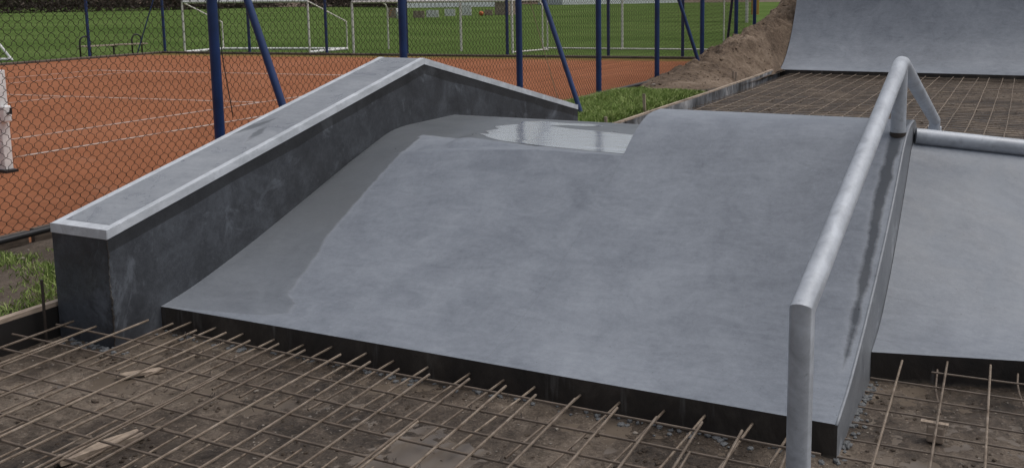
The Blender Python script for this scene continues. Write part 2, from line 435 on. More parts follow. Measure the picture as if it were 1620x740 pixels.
def wet_sd(x, y):
    # + inside the wet patch: strip beside the ledge and the table; narrow drip line by the rail
    ex = interp(y, [(YB, -4.5), (3.89, -4.1), (3.93, -3.75), (3.99, -3.62), (4.09, -3.66), (4.166, -3.777), (4.285, -3.808), (4.533, -3.871), (4.75, -3.947), (5.05, -3.979), (5.37, -4.005), (5.67, -4.0), (6.0, -4.08), (6.07, -4.06)])
    yb_ = interp(x, [(-4.13, 6.07), (-3.585, 5.94), (-3.163, 5.82), (-2.745, 5.74), (-2.355, 5.69)])
    s1 = ex - x if y < 6.0 else -1
    if x <= XC: s1 = max(s1, y-yb_) if x > -4.12 else max(s1, .2 if y > 6.0 else -1)
    else: s1 = -1
    c = interp(y, [(4.0, -.69), (4.35, -.685), (5.06, -.70), (5.45, -.712), (6.0, -.69), (6.3, -.69)])
    wd = interp(y, [(4.0, -.05), (4.25, .01), (4.5, .03), (5.2, .04), (5.6, .045), (6.05, .05), (6.3, .055)])-.012+.008*noise.noise(Vector((y*9, 0, 0)))
    return max(s1, (wd-abs(x-c))*1.)
bank = empty('funbox', (-2.5, YB, 0), 'wide grey concrete skate bank with raised crest at its right part', 'skate ramp')
ysB = sorted(set(round(v, 4) for v in axis([(YB, 6.4, 130), (6.4, 9.4, 60)])))
def bank_piece(name, x0, x1, n, y0, y1):
    ys = [y for y in ysB if y0-1e-6 <= y <= y1+1e-6]; xs_ = rng(x0, x1, n)
    nx, ny = len(xs_), len(ys)
    vs = [(x, y, bankz(x if x < x1 or x1 != XC else XC, y)) for y in ys for x in xs_]
    fs = [(j*nx+i, j*nx+i+1, (j+1)*nx+i+1, (j+1)*nx+i) for j in range(ny-1) for i in range(nx-1)]
    wt = [wet_sd(v[0], v[1]) for v in vs]
    return vs, fs, wt
gv, gf, gm, gw = [], [], [], []
def put(vs, fs, mi, wt=None):
    b = len(gv); gv.extend(vs); gf.extend([tuple(i+b for i in f) for f in fs]); gm.extend([mi]*len(fs)); gw.extend(wt or [-1]*len(vs))
vsA, fsA, wA = bank_piece('a', XL+.0005, XC, 70, YB, 9.4)
put(vsA, fsA, 0, wA)
xsR = rng(XC+.0006, -.86, 50)[:-1]+rng(-.86, XR, 24)
nx = len(xsR); vs = [(x, y, bankz(x, y)) for y in ysB for x in xsR]
put(vs, [(j*nx+i, j*nx+i+1, (j+1)*nx+i+1, (j+1)*nx+i) for j in range(len(ysB)-1) for i in range(nx-1)], 0, [wet_sd(v[0], v[1]) for v in vs])
# wall of the raised part towards the table
for a, b in zip(ysB, ysB[1:]):
    if bankz(XC+.01, a) > bankz(XC, a)+1e-4 or bankz(XC+.01, b) > bankz(XC, b)+1e-4:
        put([(XC, a, bankz(XC, a)), (XC, b, bankz(XC, b)), (XC+.0006, b, bankz(XC+.01, b)), (XC+.0006, a, bankz(XC+.01, a))], [(0, 1, 2, 3)], 2)
# front face, open side, rear face
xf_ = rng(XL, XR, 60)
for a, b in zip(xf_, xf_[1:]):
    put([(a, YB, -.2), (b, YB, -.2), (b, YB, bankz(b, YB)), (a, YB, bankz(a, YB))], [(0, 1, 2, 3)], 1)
for a, b in zip(ysB, ysB[1:]):
    put([(XR, a, -.2), (XR, b, -.2), (XR, b, bankz(XR, b)), (XR, a, bankz(XR, a))], [(0, 1, 2, 3)], 2)
put([(XL, 9.4, -.2), (XR, 9.4, -.2), (XR, 9.4, .144), (XL, 9.4, .144)], [(3, 2, 1, 0)], 2)
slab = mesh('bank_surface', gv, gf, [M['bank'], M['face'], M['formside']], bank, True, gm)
at = slab.data.attributes.new('wet', 'FLOAT', 'POINT'); at.data.foreach_set('value', gw); addfade(slab)
smooth_angle(slab, 25)
# pale rounded arris along the open edge of the bank
g = G(); g.tube([(XR-.004, y, bankz(XR, y)-.004) for y in ysB[::3] if y < 6.35], .0075, 6)
g.build('edge_arris', M['top'], bank, True)
# starter bars sticking out of the poured front
k = 0
for x in [-4.2+.2*i for i in range(18)]:
    jx, jy = random.uniform(-.03, .03), random.uniform(-.04, .04)
    z0 = .075+random.uniform(-.01, .01)
    g = G(); pts = [(x+jx, YB+.05, z0), (x+jx-.01, YB-.12, z0-.008), (x+jx-.05, YB-.62+jy, .04)]
    g.tube(pts, .006, 7)
    if False: g.tube([(x+jx, YB-.012, z0), (x+jx-.05, YB-.03, z0+.02), (x+jx-.09, YB-.035, z0+.018)], .005, 6)
    g.build('starter_bar', M['rebar'], bank)

# standing water on the table
pts = [(-3.50, 6.0), (-3.66, 6.14), (-3.58, 6.16), (-3.68, 6.27), (-3.64, 6.4), (-3.74, 6.5), (-3.70, 6.62), (-3.62, 6.7), (-3.68, 6.86), (-3.5, 6.93), (-3.3, 6.88), (-3.1, 6.91), (-2.95, 6.84), (-3.05, 6.78), (-3.25, 6.77), (-3.36, 6.7), (-3.14, 6.62), (-2.85, 6.56), (-2.6, 6.5), (XC-.003, 6.42), (XC-.003, 5.7), (-2.6, 5.73), (-3.0, 5.80), (-3.35, 5.9)]
pp = []
for i, (a, b) in enumerate(pts):
    c, d = pts[(i+1) % len(pts)]
    for k in range(5):
        t = k/5; x_, y_ = lerp(a, c, t), lerp(b, d, t)
        if x_ < XC-.02: x_ += .018*fbm(x_*9, y_*9, 2, 3); y_ += .01*fbm(x_*9, y_*9, 7, 3)
        if y_ < 6.3:
            while bankz(min(x_, XC-.001), y_) < TZ-.0085 and y_ < 6.3: y_ += .002
        pp.append((x_, y_, TZ-.0045))
pud = mesh('rain_puddle', pp, [tuple(range(len(pp)))], M['water'])
tag(pud, 'pale shining rain puddle on the flat table behind the bank', 'puddle', kind='thing')

# ------------------------------------------------------------------ the A-frame ledge on the left
L0, L1_, L2_ = (3.537, .628), (6.607, 1.384), (9.556, .683)
ledge = empty('grind_ledge', (XL-LW/2, 3.54, 0), 'dark concrete grind ledge rising to a peak, edged with pale steel, beside the bank', 'ledge')
prof = [(3.537, .628), (3.537, .658)]
lp = [(3.537, .614)]+[(lerp(3.537, 6.607, i/10), lerp(.614, 1.34, i/10)) for i in range(1, 11)]+[(lerp(6.607, 9.556, i/8), lerp(1.34, .639, i/8)) for i in range(1, 9)]
gv, gf, gm = [], [], []
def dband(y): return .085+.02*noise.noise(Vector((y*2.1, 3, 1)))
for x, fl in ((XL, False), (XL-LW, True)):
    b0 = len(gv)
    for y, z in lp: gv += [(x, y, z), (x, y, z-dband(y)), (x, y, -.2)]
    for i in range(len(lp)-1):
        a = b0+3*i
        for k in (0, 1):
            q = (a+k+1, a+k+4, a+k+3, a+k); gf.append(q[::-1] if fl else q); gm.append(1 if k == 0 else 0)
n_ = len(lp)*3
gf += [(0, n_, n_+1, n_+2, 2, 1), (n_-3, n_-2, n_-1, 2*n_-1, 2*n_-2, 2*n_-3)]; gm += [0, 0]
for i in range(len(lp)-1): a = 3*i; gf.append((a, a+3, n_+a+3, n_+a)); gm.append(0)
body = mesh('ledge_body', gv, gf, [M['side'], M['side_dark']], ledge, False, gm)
# concrete infill of the top
g = G()
def topz(y): return lerp(.6578, 1.3838, (y-3.537)/3.07) if y <= 6.607 else lerp(1.3838, .6826, (y-6.607)/2.949)
for (a, b) in ((3.537+.055, 6.607), (6.607, 9.556-.055)):
    g.hexa([(XL-LW+.04, a, topz(a)-.03), (XL-.04, a, topz(a)-.03), (XL-.04, b, topz(b)-.03), (XL-LW+.04, b, topz(b)-.03),
            (XL-LW+.04, a, topz(a)-.003), (XL-.04, a, topz(a)-.003), (XL-.04, b, topz(b)-.003), (XL-LW+.04, b, topz(b)-.003)])
inf = g.build('top_infill', M['top'], ledge)
gv, gf, gw = [], [], []
ysI = rng(3.6, 6.59, 120); xsI = rng(XL-LW+.0405, XL-.0405, 16)
for y in ysI:
    for x in xsI:
        gv.append((x, y, topz(y)-.0022)); dx_ = x-(-4.66-.0*(y-5.3)); gw.append(max(.05-abs(x+4.80-.35*(y-5.02))-.25*abs(y-5.02), .04-abs(x+4.66+.25*(y-4.93))-.25*abs(y-4.93)))  # V-shaped mask: reflection of fence post and brace, painted into the colour
gf = [(j*16+i, j*16+i+1, (j+1)*16+i+1, (j+1)*16+i) for j in range(119) for i in range(15)]
slab = mesh('top_skin', gv, gf, M['top_reflection'], ledge, True)
at = slab.data.attributes.new('wet', 'FLOAT', 'POINT'); at.data.foreach_set('value', gw); addfade(slab)  # here the attribute carries the painted reflection
def angle_run(xo, s, a, b):      # steel angle: lip outside, flange on top
    g = G(); t = .006
    x0, x1 = (xo-.041, xo+.004) if s > 0 else (xo-.004, xo+.041)
    g.hexa([(x0, a, topz(a)-t), (x1, a, topz(a)-t), (x1, b, topz(b)-t), (x0, b, topz(b)-t), (x0, a, topz(a)), (x1, a, topz(a)), (x1, b, topz(b)), (x0, b, topz(b))])
    l0, l1 = (xo-.002, xo+.004) if s > 0 else (xo-.004, xo+.002)
    g.hexa([(l0, a, topz(a)-.052), (l1, a, topz(a)-.052), (l1, b, topz(b)-.052), (l0, b, topz(b)-.052), (l0, a, topz(a)-t-.0003), (l1, a, topz(a)-t-.0003), (l1, b, topz(b)-t-.0003), (l0, b, topz(b)-t-.0003)])
    return g
for xo, s in ((XL, 1), (XL-LW, -1)):
    for a, b in ((3.537, 6.6065), (6.6075, 9.556)):
        o = angle_run(xo, s, a, b).build('steel_edge', M['edge'], ledge); bevel(o, .0022, 2)
g = G(); g.box(XL-LW-.004, XL+.004, 3.533, 3.5365, .606, .66); g.hexa([(XL-LW+.0415, 3.537, .652), (XL-.0415, 3.537, .652), (XL-.0415, 3.59, .6655), (XL-LW+.0415, 3.59, .6655), (XL-LW+.0415, 3.537, .6585), (XL-.0415, 3.537, .6585), (XL-.0415, 3.59, .671), (XL-LW+.0415, 3.59, .671)])
bevel(g.build('steel_edge', M['edge'], ledge), .0015, 2)
g = G(); g.box(XL-LW-.004, XL+.004, 9.5565, 9.56, .632, .684); g.build('steel_edge', M['edge'], ledge)

# crumbly arris on the front corner of the ledge
g = G()
for i in range(0):
    z = random.uniform(.0, .6); r = random.uniform(.002, .006)
    g.tube([(XL+random.uniform(-.004, .004), 3.537+random.uniform(-.004, .004), z), (XL+.001, 3.536, z+r*2.5)], [r, r*.5], 5)
g = G()
for i in range(44):
    z = i*.0138; j_ = random.uniform(-.004, .004); g.v.append(Vector((XL+.003+j_*.5, 3.535+j_, z)))
g2_ = G(); g2_.tube([(v.x-.003, v.y+.002, v.z) for v in g.v], [random.uniform(.002, .0075) for v in g.v], 6)
g2_.build('chipped_corner', M['face'], ledge)

# ------------------------------------------------------------------ rail
RX = -.69
rail = empty('grind_rail', (RX, 3.36, 0), 'galvanised round steel A-frame grind rail standing across the bank at its right', 'rail')
rr = .0445
apex = []
y0, z0 = 6.02, 1.475
sl1 = (z0-.775)/(y0-3.36); sl2 = -.268
for i in range(9):
    t = (i/8)*2-1; apex.append((RX, y0+t*.07, z0 + (t*.07*(sl1 if t < 0 else sl2)) - .012*(1-abs(t))**1.))
g = G(); g.tube([(RX, 3.36, -.1), (RX, 3.36, .775)]+[(RX, lerp(3.36, y0-.07, i/6), lerp(.775, z0-.07*sl1, i/6)) for i in range(1, 6)]+apex+[(RX, 7.2, z0+sl2*(7.2-y0)), (RX, 8.42, z0+sl2*(8.42-y0)), (RX, 8.46, .6), (RX, 8.46, .1)], rr, 28)
smooth_angle(g.build('rail_tube', M['galv'], rail), 30)
g = G(); g.tube([(RX, 5.97, bankz(RX, 5.97)-.05), (RX, 5.97, 1.44)], rr*.98, 24); smooth_angle(g.build('rail_post', M['galv'], rail), 50)
g = G(); g.tube([(RX, 5.97, bankz(RX, 5.97)-.02), (RX, 5.97, bankz(RX, 5.97)+.012)], rr*1.06, 24); smooth_angle(g.build('weld_collar', M['darkbar'], rail), 50)

g = G(); g.tube([(RX, 8.46, .3), (RX, 8.46, .775)], .053, 20); smooth_angle(g.build('leg_sleeve', M['edge'], rail), 50)

# ------------------------------------------------------------------ right-hand ramp
rp = empty('side_ramp', (XR, 4.76, 0), 'smaller grey concrete ramp right of the rail with a steel coping pipe along its top', 'skate ramp')
prf = [(4.76, .14), (4.95, .17), (5.12, .22), (5.4, .36), (5.68, .535), (5.96, .735), (6.2, .93), (6.28, .955)]
DX, DY = math.cos(R(14)), math.sin(R(14))
gv, gf, gm, gw = [], [], [], []
pr_ = [(y, smoothed(prf, y, .05)) for y in rng(4.76, 6.28, 40)]
ns = 40
def rpt(s, i):
    y, z = pr_[i]; k = i/39
    return (XR+.0025+s*DX, y+s*DY*(1-k*.0), z - s*.095*k)
vs = [rpt(j/ns*3.2, i) for i in range(40) for j in range(ns+1)]
put(vs, [(i*(ns+1)+j, i*(ns+1)+j+1, (i+1)*(ns+1)+j+1, (i+1)*(ns+1)+j) for i in range(39) for j in range(ns)], 0)
for j in range(ns):
    a = rpt(j/ns*3.2, 0); b = rpt((j+1)/ns*3.2, 0)
    put([(a[0], a[1], -.2), (b[0], b[1], -.2), b, a], [(0, 1, 2, 3)], 1)
    a = rpt(j/ns*3.2, 39); b = rpt((j+1)/ns*3.2, 39)
    put([a, b, (b[0], b[1]+.35, b[2]-.02), (a[0], a[1]+.35, a[2]-.02)], [(0, 1, 2, 3)], 0)
    put([(a[0], a[1]+.35, a[2]-.02), (b[0], b[1]+.35, b[2]-.02), (b[0], b[1]+2.3, .1), (a[0], a[1]+2.3, .1)], [(0, 1, 2, 3)], 0)
slab = mesh('ramp_surface', gv, gf, [M['bank'], M['face']], rp, True, gm)
at = slab.data.attributes.new('wet', 'FLOAT', 'POINT'); at.data.foreach_set('value', gw); addfade(slab)
smooth_angle(slab, 25)
a = Vector((XR+.012, 6.31, .995)); g = G(); g.tube([a+Vector((DX, DY, -.095))*s for s in (0, .8, 1.6, 3.2)], .051, 28)
smooth_angle(g.build('coping_pipe', M['galv'], rp), 50)

# ------------------------------------------------------------------ far quarter pipe
qp = empty('quarter_pipe', (-5.1, 21.67, 0), 'tall curved grey concrete quarter pipe at the far end of the pit', 'skate ramp')
qx0, qx1 = -5.1, 7.5
qprof = [(21.67, .14), (22.0, .2), (22.35, .4), (22.73, .74), (23.0, 1.08), (23.21, 1.4), (23.38, 1.72), (23.5, 2.02), (23.6, 2.35), (23.66, 2.6)]
qpt = [(y, smoothed(qprof, y, .1)) for y in rng(21.67, 23.66, 50)]
gv, gf, gm, gw = [], [], [], []
xq = rng(qx0, qx1, 30)
vs = [(x, y, z) for (y, z) in qpt for x in xq]; nq = len(xq)
put(vs, [(i*nq+j, i*nq+j+1, (i+1)*nq+j+1, (i+1)*nq+j) for i in range(49) for j in range(nq-1)], 0)
put([(qx0, 23.66, 2.6), (qx1, 23.66, 2.6), (qx1, 25.6, 2.6), (qx0, 25.6, 2.6)], [(0, 1, 2, 3)], 0)
put([(qx0, 25.6, 2.6), (qx1, 25.6, 2.6), (qx1, 25.6, -.1), (qx0, 25.6, -.1)], [(0, 1, 2, 3)], 0)
put([(qx0, 21.67, -.1), (qx1, 21.67, -.1), (qx1, 21.67, .14), (qx0, 21.67, .14)], [(0, 1, 2, 3)], 1)
side = [(qx0, y, z) for y, z in qpt]+[(qx0, 25.6, 2.6), (qx0, 25.6, -.1), (qx0, 21.67, -.1)]
put(side, [tuple(range(len(side)-1, -1, -1))], 2)
slab = mesh('curved_face', gv, gf, [M['bank'], M['face'], M['formside']], qp, True, gm)
at = slab.data.attributes.new('wet', 'FLOAT', 'POINT'); at.data.foreach_set('value', gw); addfade(slab)
smooth_angle(slab, 25)
g = G(); g.tube([(qx0, 23.65, 2.62), (qx1, 23.65, 2.62)], .03, 12); g.build('coping_pipe', M['galv'], qp, True)

# ------------------------------------------------------------------ form boards
def board(y0, y1, xa, xb, label, ztop=.2, grp='form boards along the left side of the pit'):
    o = empty('form_board', (xa, y0, 0), label, 'form board', grp)
    g = G(); n = max(2, int((y1-y0)/.8))
    for i in range(n):
        a, b = y0+(y1-y0)*i/n, y0+(y1-y0)*(i+1)/n
        x_a, x_b = lerp(xa, xb, i/n), lerp(xa, xb, (i+1)/n)
        j = lambda t: .004*math.sin(t*1.7)
        g.hexa([(x_a-.045+j(a), a, ztop-.025), (x_a+j(a), a, ztop-.025), (x_b+j(b), b, ztop-.025), (x_b-.045+j(b), b, ztop-.025), (x_a-.045+j(a), a, ztop), (x_a+j(a), a, ztop), (x_b+j(b), b, ztop), (x_b-.045+j(b), b, ztop)])
    g.build('timber_plank', M['wood'], o)
    g = G()
    for i in range(n):
        a, b = y0+(y1-y0)*i/n, y0+(y1-y0)*(i+1)/n
        x_a, x_b = lerp(xa, xb, i/n), lerp(xa, xb, (i+1)/n)
        g.hexa([(x_a-.04, a, -.2), (x_a+.006, a, -.2), (x_b+.006, b, -.2), (x_b-.04, b, -.2), (x_a-.04, a, ztop-.0255), (x_a+.006, a, ztop-.0255), (x_b+.006, b, ztop-.0255), (x_b-.04, b, ztop-.0255)])
    g.build('inner_face', M['formply'], o)
board(1.0, 3.70, -4.90, -4.90, 'short form board with black inner face running up to the ledge front', .2)
board(9.62, 11.98, -4.86, -4.88, 'pale topped form board just beyond the ledge end', .2)
board(12.0, 15.9, -4.88, -4.92, 'mortar splashed form board beside the green weeds', .2)
board(15.92, 19.1, -4.92, -4.98, 'form board running past the foot of the soil heap', .2)
board(19.12, 21.66, -4.98, -5.08, 'farthest form board meeting the quarter pipe', .2)

def stake(x, y, h, lab, lean=.03, nail=True):
    o = empty('wooden_stake', (x, y, .1), lab, 'stake', 'stakes holding the form boards')
    g = G(); g.hexa([(x-.02, y-.012, 0), (x+.02, y-.012, 0), (x+.02, y+.012, 0), (x-.02, y+.012, 0), (x-.02+lean, y-.012, h), (x+.02+lean, y-.012, h), (x+.02+lean, y+.012, h), (x-.02+lean, y+.012, h)])
    g.build('stake_post', M['wood'], o)
    if nail:
        g = G(); g.hexa([(x+.0205, y-.01, .13), (x+.10, y-.01, .13), (x+.10, y+.01, .13), (x+.0205, y+.01, .13), (x+.0205, y-.01, .155), (x+.10, y-.01, .155), (x+.10, y+.01, .155), (x+.0205, y+.01, .155)]); g.build('brace_block', M['wood'], o)
stake(-5.12, 11.9, .24, 'small pale stake nearest the ledge end behind the form board', .0)
stake(-5.13, 13.4, .40, 'tallest wooden stake behind the form board in the weeds', -.02)
stake(-5.2, 18.5, .33, 'far wooden stake at the foot of the soil heap', .01)
stake(-5.28, 18.62, .33, 'thin twin stake beside the far stake at the soil heap', .0, False)
# rebar pin by the near board
g = G(); g.tube([(-4.84, 3.42, -.1), (-4.835, 3.42, .37)], .008, 8)
tag(g.build('steel_pin', M['darkbar']), 'short dark steel pin standing against the near form board by the ledge', 'pin')

# ------------------------------------------------------------------ rebar mats
def mat(name, label, loc, bars, group='steel reinforcement mats laid in the pit'):
    o = empty(name, loc, label, 'rebar mat', group)
    for pts, r in bars:
        g = G(); q = []
        for (a, b) in zip(pts, pts[1:]):
            a, b = Vector(a), Vector(b); n = max(2, int((b-a).length/.6))
            for i in range(n):
                p = a.lerp(b, i/n)
                if i: p = p + Vector((random.gauss(0, .0025), random.gauss(0, .0025), random.gauss(0, .003)))
                q.append(p)
        q.append(Vector(pts[-1])); g.tube(q, r, 7)
        g.build('bar', M['rebar'] if r in (.0062, .005, .0052, .0055, .0075) else M['crossbar'], o)
    return o
bars = []
tilt = .05
for k in range(22):
    x = -4.72+.187*k + random.uniform(-.012, .012); ye = 3.675+random.uniform(-.02, .02)
    if x < XL+.02: ye = 3.50 if x > XL-LW-.03 else 3.66
    if x > -.75: continue
    z = .124+random.uniform(-.006, .006)
    bars.append(([(x+tilt*(ye-.4)*1., .4, z-.02), (x+tilt*(ye-2.2), 2.2, z), (x, ye, z+.003)], .0062))
    if k % 6 == 1: bars.append(([(x+.03+tilt*(ye-.4), .4, z-.02), (x+.035, ye-random.uniform(.05, .5), z)], .0052))
for i, y in enumerate([3.63, 3.44, 3.25, 3.07, 2.89, 2.725, 2.56, 2.4, 2.22, 2.04, 1.86]):
    x0 = -4.55 if y > 3.3 else -4.86
    if i == 0: x0 = -3.95
    if i == 1: x0 = -4.78
    z = .116
    bars.append(([(x0, y+random.uniform(-.01, .01), z), (-2.4, y+random.uniform(-.008, .008), z-.004), (-.66, y, z)], .00575))
mat('rebar_mat', 'rusty steel mat at the foot of the main bank, uppermost in the front pit', (-2.8, 2.5, .1), bars)
bars = []
for k in range(22):
    x = -4.78+.183*k + random.uniform(-.012, .012); ye = 2.88+random.uniform(-.02, .02)
    z = .082
    bars.append(([(x+tilt*(ye-.4), .4, z-.01), (x, ye, z+.006)], .005))
for y in [2.80, 2.62, 2.44, 2.26, 2.08, 1.9]:
    bars.append(([(-4.86, y+.01, .07), (-2.5, y, .068), (-.66, y-.01, .07)], .005))
mat('rebar_mat', 'lower rusty steel mat under the front mat with bar ends near the picture bottom', (-2.8, 1.9, .06), bars)
bars = []
for x, ye in ((-.49, 4.79), (-.29, 4.86), (-.1, 4.9), (.1, 4.96), (.3, 5.0), (.5, 5.05), (.7, 5.1), (.9, 5.15)):
    bars.append(([(x+.02*(ye-1.), 1., .1), (x+.02*(ye-3.5), 3.5, .105), (x, ye-.03, .118)], .0055))
for y in (4.55, 4.38, 4.2, 4.03, 3.86, 3.69, 3.5, 3.3, 3.1, 2.9): bars.append(([(XR+.03, y, .09), (.4, y+.02, .088), (1.4, y+.03, .09)], .0045))
for x, y in ((-.33, 4.78), (.02, 4.88), (.36, 4.95)): bars.append(([(x, y, .09), (x+.01, y-.2, .07), (x+.05, y-.42, .05)], .0045))
bars.append(([(-.35, 4.7, .105), (.3, 4.74, .105), (1.2, 4.8, .105)], .0045))
mat('rebar_mat', 'steel mat below the smaller ramp right of the grind rail', (.2, 4., .08), bars)
bars = []
y = 9.7; ysf = []
while y < 21.55: ysf.append(y); y += .205
for y in ysf: bars.append(([(-4.8, y+random.uniform(-.015, .015), .075), (0, y+random.uniform(-.02, .02), .07), (4.6, y, .075)], .0055))
for k in range(38):
    x = -4.6+.242*k+random.uniform(-.02, .02)
    bars.append(([(x, 9.5, .092), (x+random.uniform(-.03, .03), 15, .085), (x+random.uniform(-.03, .03), 21.5, .088)], .0075))
mat('rebar_mat', 'wide steel mat over brown mud in the far pit before the quarter pipe', (-1, 15, .06), bars)

# tie wires, rubble and scraps in the pit
g = G()
for k in range(46):
    x = random.uniform(-4.4, -.8); y = random.choice([3.6, 3.44, 3.25, 3.07, 2.89])
    a = Vector((x, y, .12)); 
    g.tube([a+Vector((-.01, -.008, -.012)), a+Vector((0, .008, .014)), a+Vector((.01, -.008, -.012)), a+Vector((random.uniform(-.02, .02), random.uniform(-.02, .02), random.choice([-.03, .012])))], .0012, 4)
tag(g.build('tie_wire_scraps', M['darkbar']), 'twisted dark tie wires on the front steel mats', 'tie wire', kind='stuff')

def rock(g, c, r, seed):
    bm = bmesh.new(); bmesh.ops.create_icosphere(bm, subdivisions=1, radius=1)
    sx, sy, sz = r*random.uniform(.6, 1.3), r*random.uniform(.6, 1.3), r*random.uniform(.35, .8); ca, sa = math.cos(seed), math.sin(seed)
    vs = []
    for v in bm.verts:
        k = 1+.35*noise.noise(v.co*1.7+Vector((seed*3.1, seed, 0))); x, y, z = v.co.x*sx*k, v.co.y*sy*k, v.co.z*sz*k
        vs.append((c[0]+x*ca-y*sa, c[1]+x*sa+y*ca, c[2]+z))
    fs = [tuple(v.index for v in f.verts) for f in bm.faces]; bm.free(); g.add(vs, fs)
g = G()
for k in range(4200):
    x = random.uniform(-4.85, .85); y = random.uniform(2.0, 4.75)
    if y > 3.83 and x < XR+.02: continue
    if fbm(x*1.5, y*1.5, 11, 3) < random.uniform(-.4, .25): continue
    r = random.uniform(.002, .006)*(2.4 if random.random() < .04 else 1)
    rock(g, (x, y, mz(x, y)+r*.2), r, k*.37)
for k in range(900):
    x = random.uniform(-4.8, 1); y = random.uniform(9.6, 21.5); r = random.uniform(.006, .02)*(2 if random.random() < .03 else 1)
    rock(g, (x, y, r*.3), r, k*.37)
g2_ = G()
for k in range(3200):
    x = random.uniform(-4.85, .85); y = random.uniform(2.0, 4.75)
    if y > 3.83 and x < XR+.02: continue
    if fbm(x*2.5, y*2.5, 17, 3) < random.uniform(-.2, .35): continue
    r = random.uniform(.004, .012)*(1.8 if random.random() < .05 else 1)
    rock(g2_, (x, y, mz(x, y)+r*.1), r, k*.47)
tag(g2_.build('mud_clods', M['verge']), 'dark lumps of wet mud scattered over the pit floor', 'clods', kind='stuff')
tag(g.build('pit_gravel', M['stone']), 'pale grit and stone chips strewn over the wet mud', 'gravel', kind='stuff')
g = G()
for k in range(260):                     # mortar squeezed out along the foot of the pours
    t = random.random()
    if t < .5: x, y = random.uniform(XL, XR), YB-abs(random.gauss(0, .035))
    elif t < .8: x, y = XR+abs(random.gauss(0, .03)), random.uniform(3.6, 4.75)
    else: x, y = XL+random.uniform(-.35, .1), 3.537-abs(random.gauss(0, .03))
    rock(g, (x, y, mz(x, y)+.003), random.uniform(.006, .02), k*.61)
tag(g.build('mortar_debris', M['grout']), 'bluish grey mortar crumbs along the foot of the poured concrete', 'mortar', kind='stuff')

def scrap(name, label, cat, cx, cy_, L, W, T, ang, z, m, tilt_=0):
    g = G(); n = 6; vs = []
    for i in range(n+1):
        for (yy_, zz) in ((-W/2, 0), (W/2, 0), (W/2, T), (-W/2, T)):
            vs.append(Vector(((i/n-.5)*L + .01*noise.noise(Vector((i, yy_*30, zz*9))), yy_+.008*noise.noise(Vector((i*1.3, 4, zz))), zz+tilt_*(i/n))))
    fs = [(i*4+j, i*4+(j+1) % 4, (i+1)*4+(j+1) % 4, (i+1)*4+j) for i in range(n) for j in range(4)]+[(3, 2, 1, 0), (n*4, n*4+1, n*4+2, n*4+3)]
    mt = Matrix.Rotation(ang, 3, 'Z'); g.add([mt @ v + Vector((cx, cy_, z)) for v in vs], fs)
    return tag(g.build(name, m), label, cat)
scrap('timber_offcut', 'pale timber offcut lying in the mud under the front mats at lower left', 'offcut', -3.48, 2.66, .34, .075, .022, R(72), .002, M['wood'])
scrap('timber_offcut', 'small pale timber scrap in the mud close before the ledge', 'offcut', -4.0, 3.33, .22, .05, .014, R(48), .002, M['wood'])
# spacer under the right mat
sp = empty('mat_spacer', (-.28, 4.2, 0), 'small block with a pale lath holding up the right steel mat', 'spacer')
g = G(); g.box(-.32, -.25, 4.16, 4.22, 0, .075); o = g.build('spacer_block', M['brownb'], sp); bevel(o, .008, 2)
g = G(); g.box(-.345, -.235, 4.165, 4.19, .0755, .087); g.build('lath', M['wood'], sp)

# ------------------------------------------------------------------ fences
def mesh_wires(g, p0, p1, z0, z1, pitch, r, n=3, knots=True):
    p0, p1 = Vector(p0), Vector(p1); Lh = (p1-p0).length; d = (p1-p0)/Lh; nrm = Vector((-d.y, d.x, 0)); Hh = z1-z0
    asp = 1.0
    k = -int(Hh/pitch*1.0)-1
    while k*pitch < Lh:
        for s in (1, -1):
            u0 = k*pitch if s > 0 else k*pitch+Hh
            pts = []
            steps = int(Hh/(pitch/2)); 
            for i in range(steps+1):
                hh = Hh*i/steps; u = u0+s*hh
                if u < 0 or u > Lh: continue
                off = (.004 if i % 2 else -.004)*s
                jx = .006*noise.noise(Vector((u*1.3, hh*1.3, 5)))
                q = p0+d*(u+jx)+nrm*off+Vector((0, 0, z0+hh+.006*noise.noise(Vector((u, hh, 9)))))
                # wires run upright for a moment where they hook round each other
                if knots: pts.append(q-Vector((0, 0, pitch*.1))); pts.append(q+Vector((0, 0, pitch*.1)))
                else: pts.append(q)
            if len(pts) > 1: g.tube(pts, r, n, False)
        k += 1
def fence(name, label, p0, p1, posts, braces, z0, z1, pitch, wr, pr_, gapz=0., rails=()):
    o = empty(name, (p0[0], p0[1], 0), label, 'fence')
    g = G(); mesh_wires(g, p0, p1, z0, z1, pitch, wr, 3, name == 'near_fence'); g.build('chain_link_mesh', M['wire'], o, True)
    for x, y, r, h in posts:
        g = G(); g.tube([(x, y, -.5), (x, y, h)], r, 16); po = smooth_angle(g.build('post', M['blue'], o), 50)
        g = G(); g.tube([(x, y, h+.0005), (x, y, h+.02), (x, y, h+.035)], [r*1.12, r*1.08, r*.5], 16)
        c = g.build('post_cap', M['black'], o); 
        c.parent = po; c.location = (0, 0, 0)
        c.matrix_parent_inverse = Matrix()
    for a, b, r in braces:
        g = G(); g.tube([a, b], r, 12); smooth_angle(g.build('brace', M['blue'], o), 50)
    for a, b, r in rails:
        g = G(); v0, v1 = Vector(a), Vector(b); n = int((v1-v0).length/3)+1
        g.tube([v0.lerp(v1, i/(n*4))+Vector((0, 0, -.004*(i % 4 > 0))) for i in range(n*4+1)], r, 5, False); g.build('tension_wire', M['wire'], o)
    return o
H_F = 3.0
pn = [(FX-.0, y, .048 if y < 15 else .05, H_F+.05) for y in (.85, 3.82, 6.83, 9.86, 12.83, 15.78, 18.75, 21.75, 24.6, 26.43)]
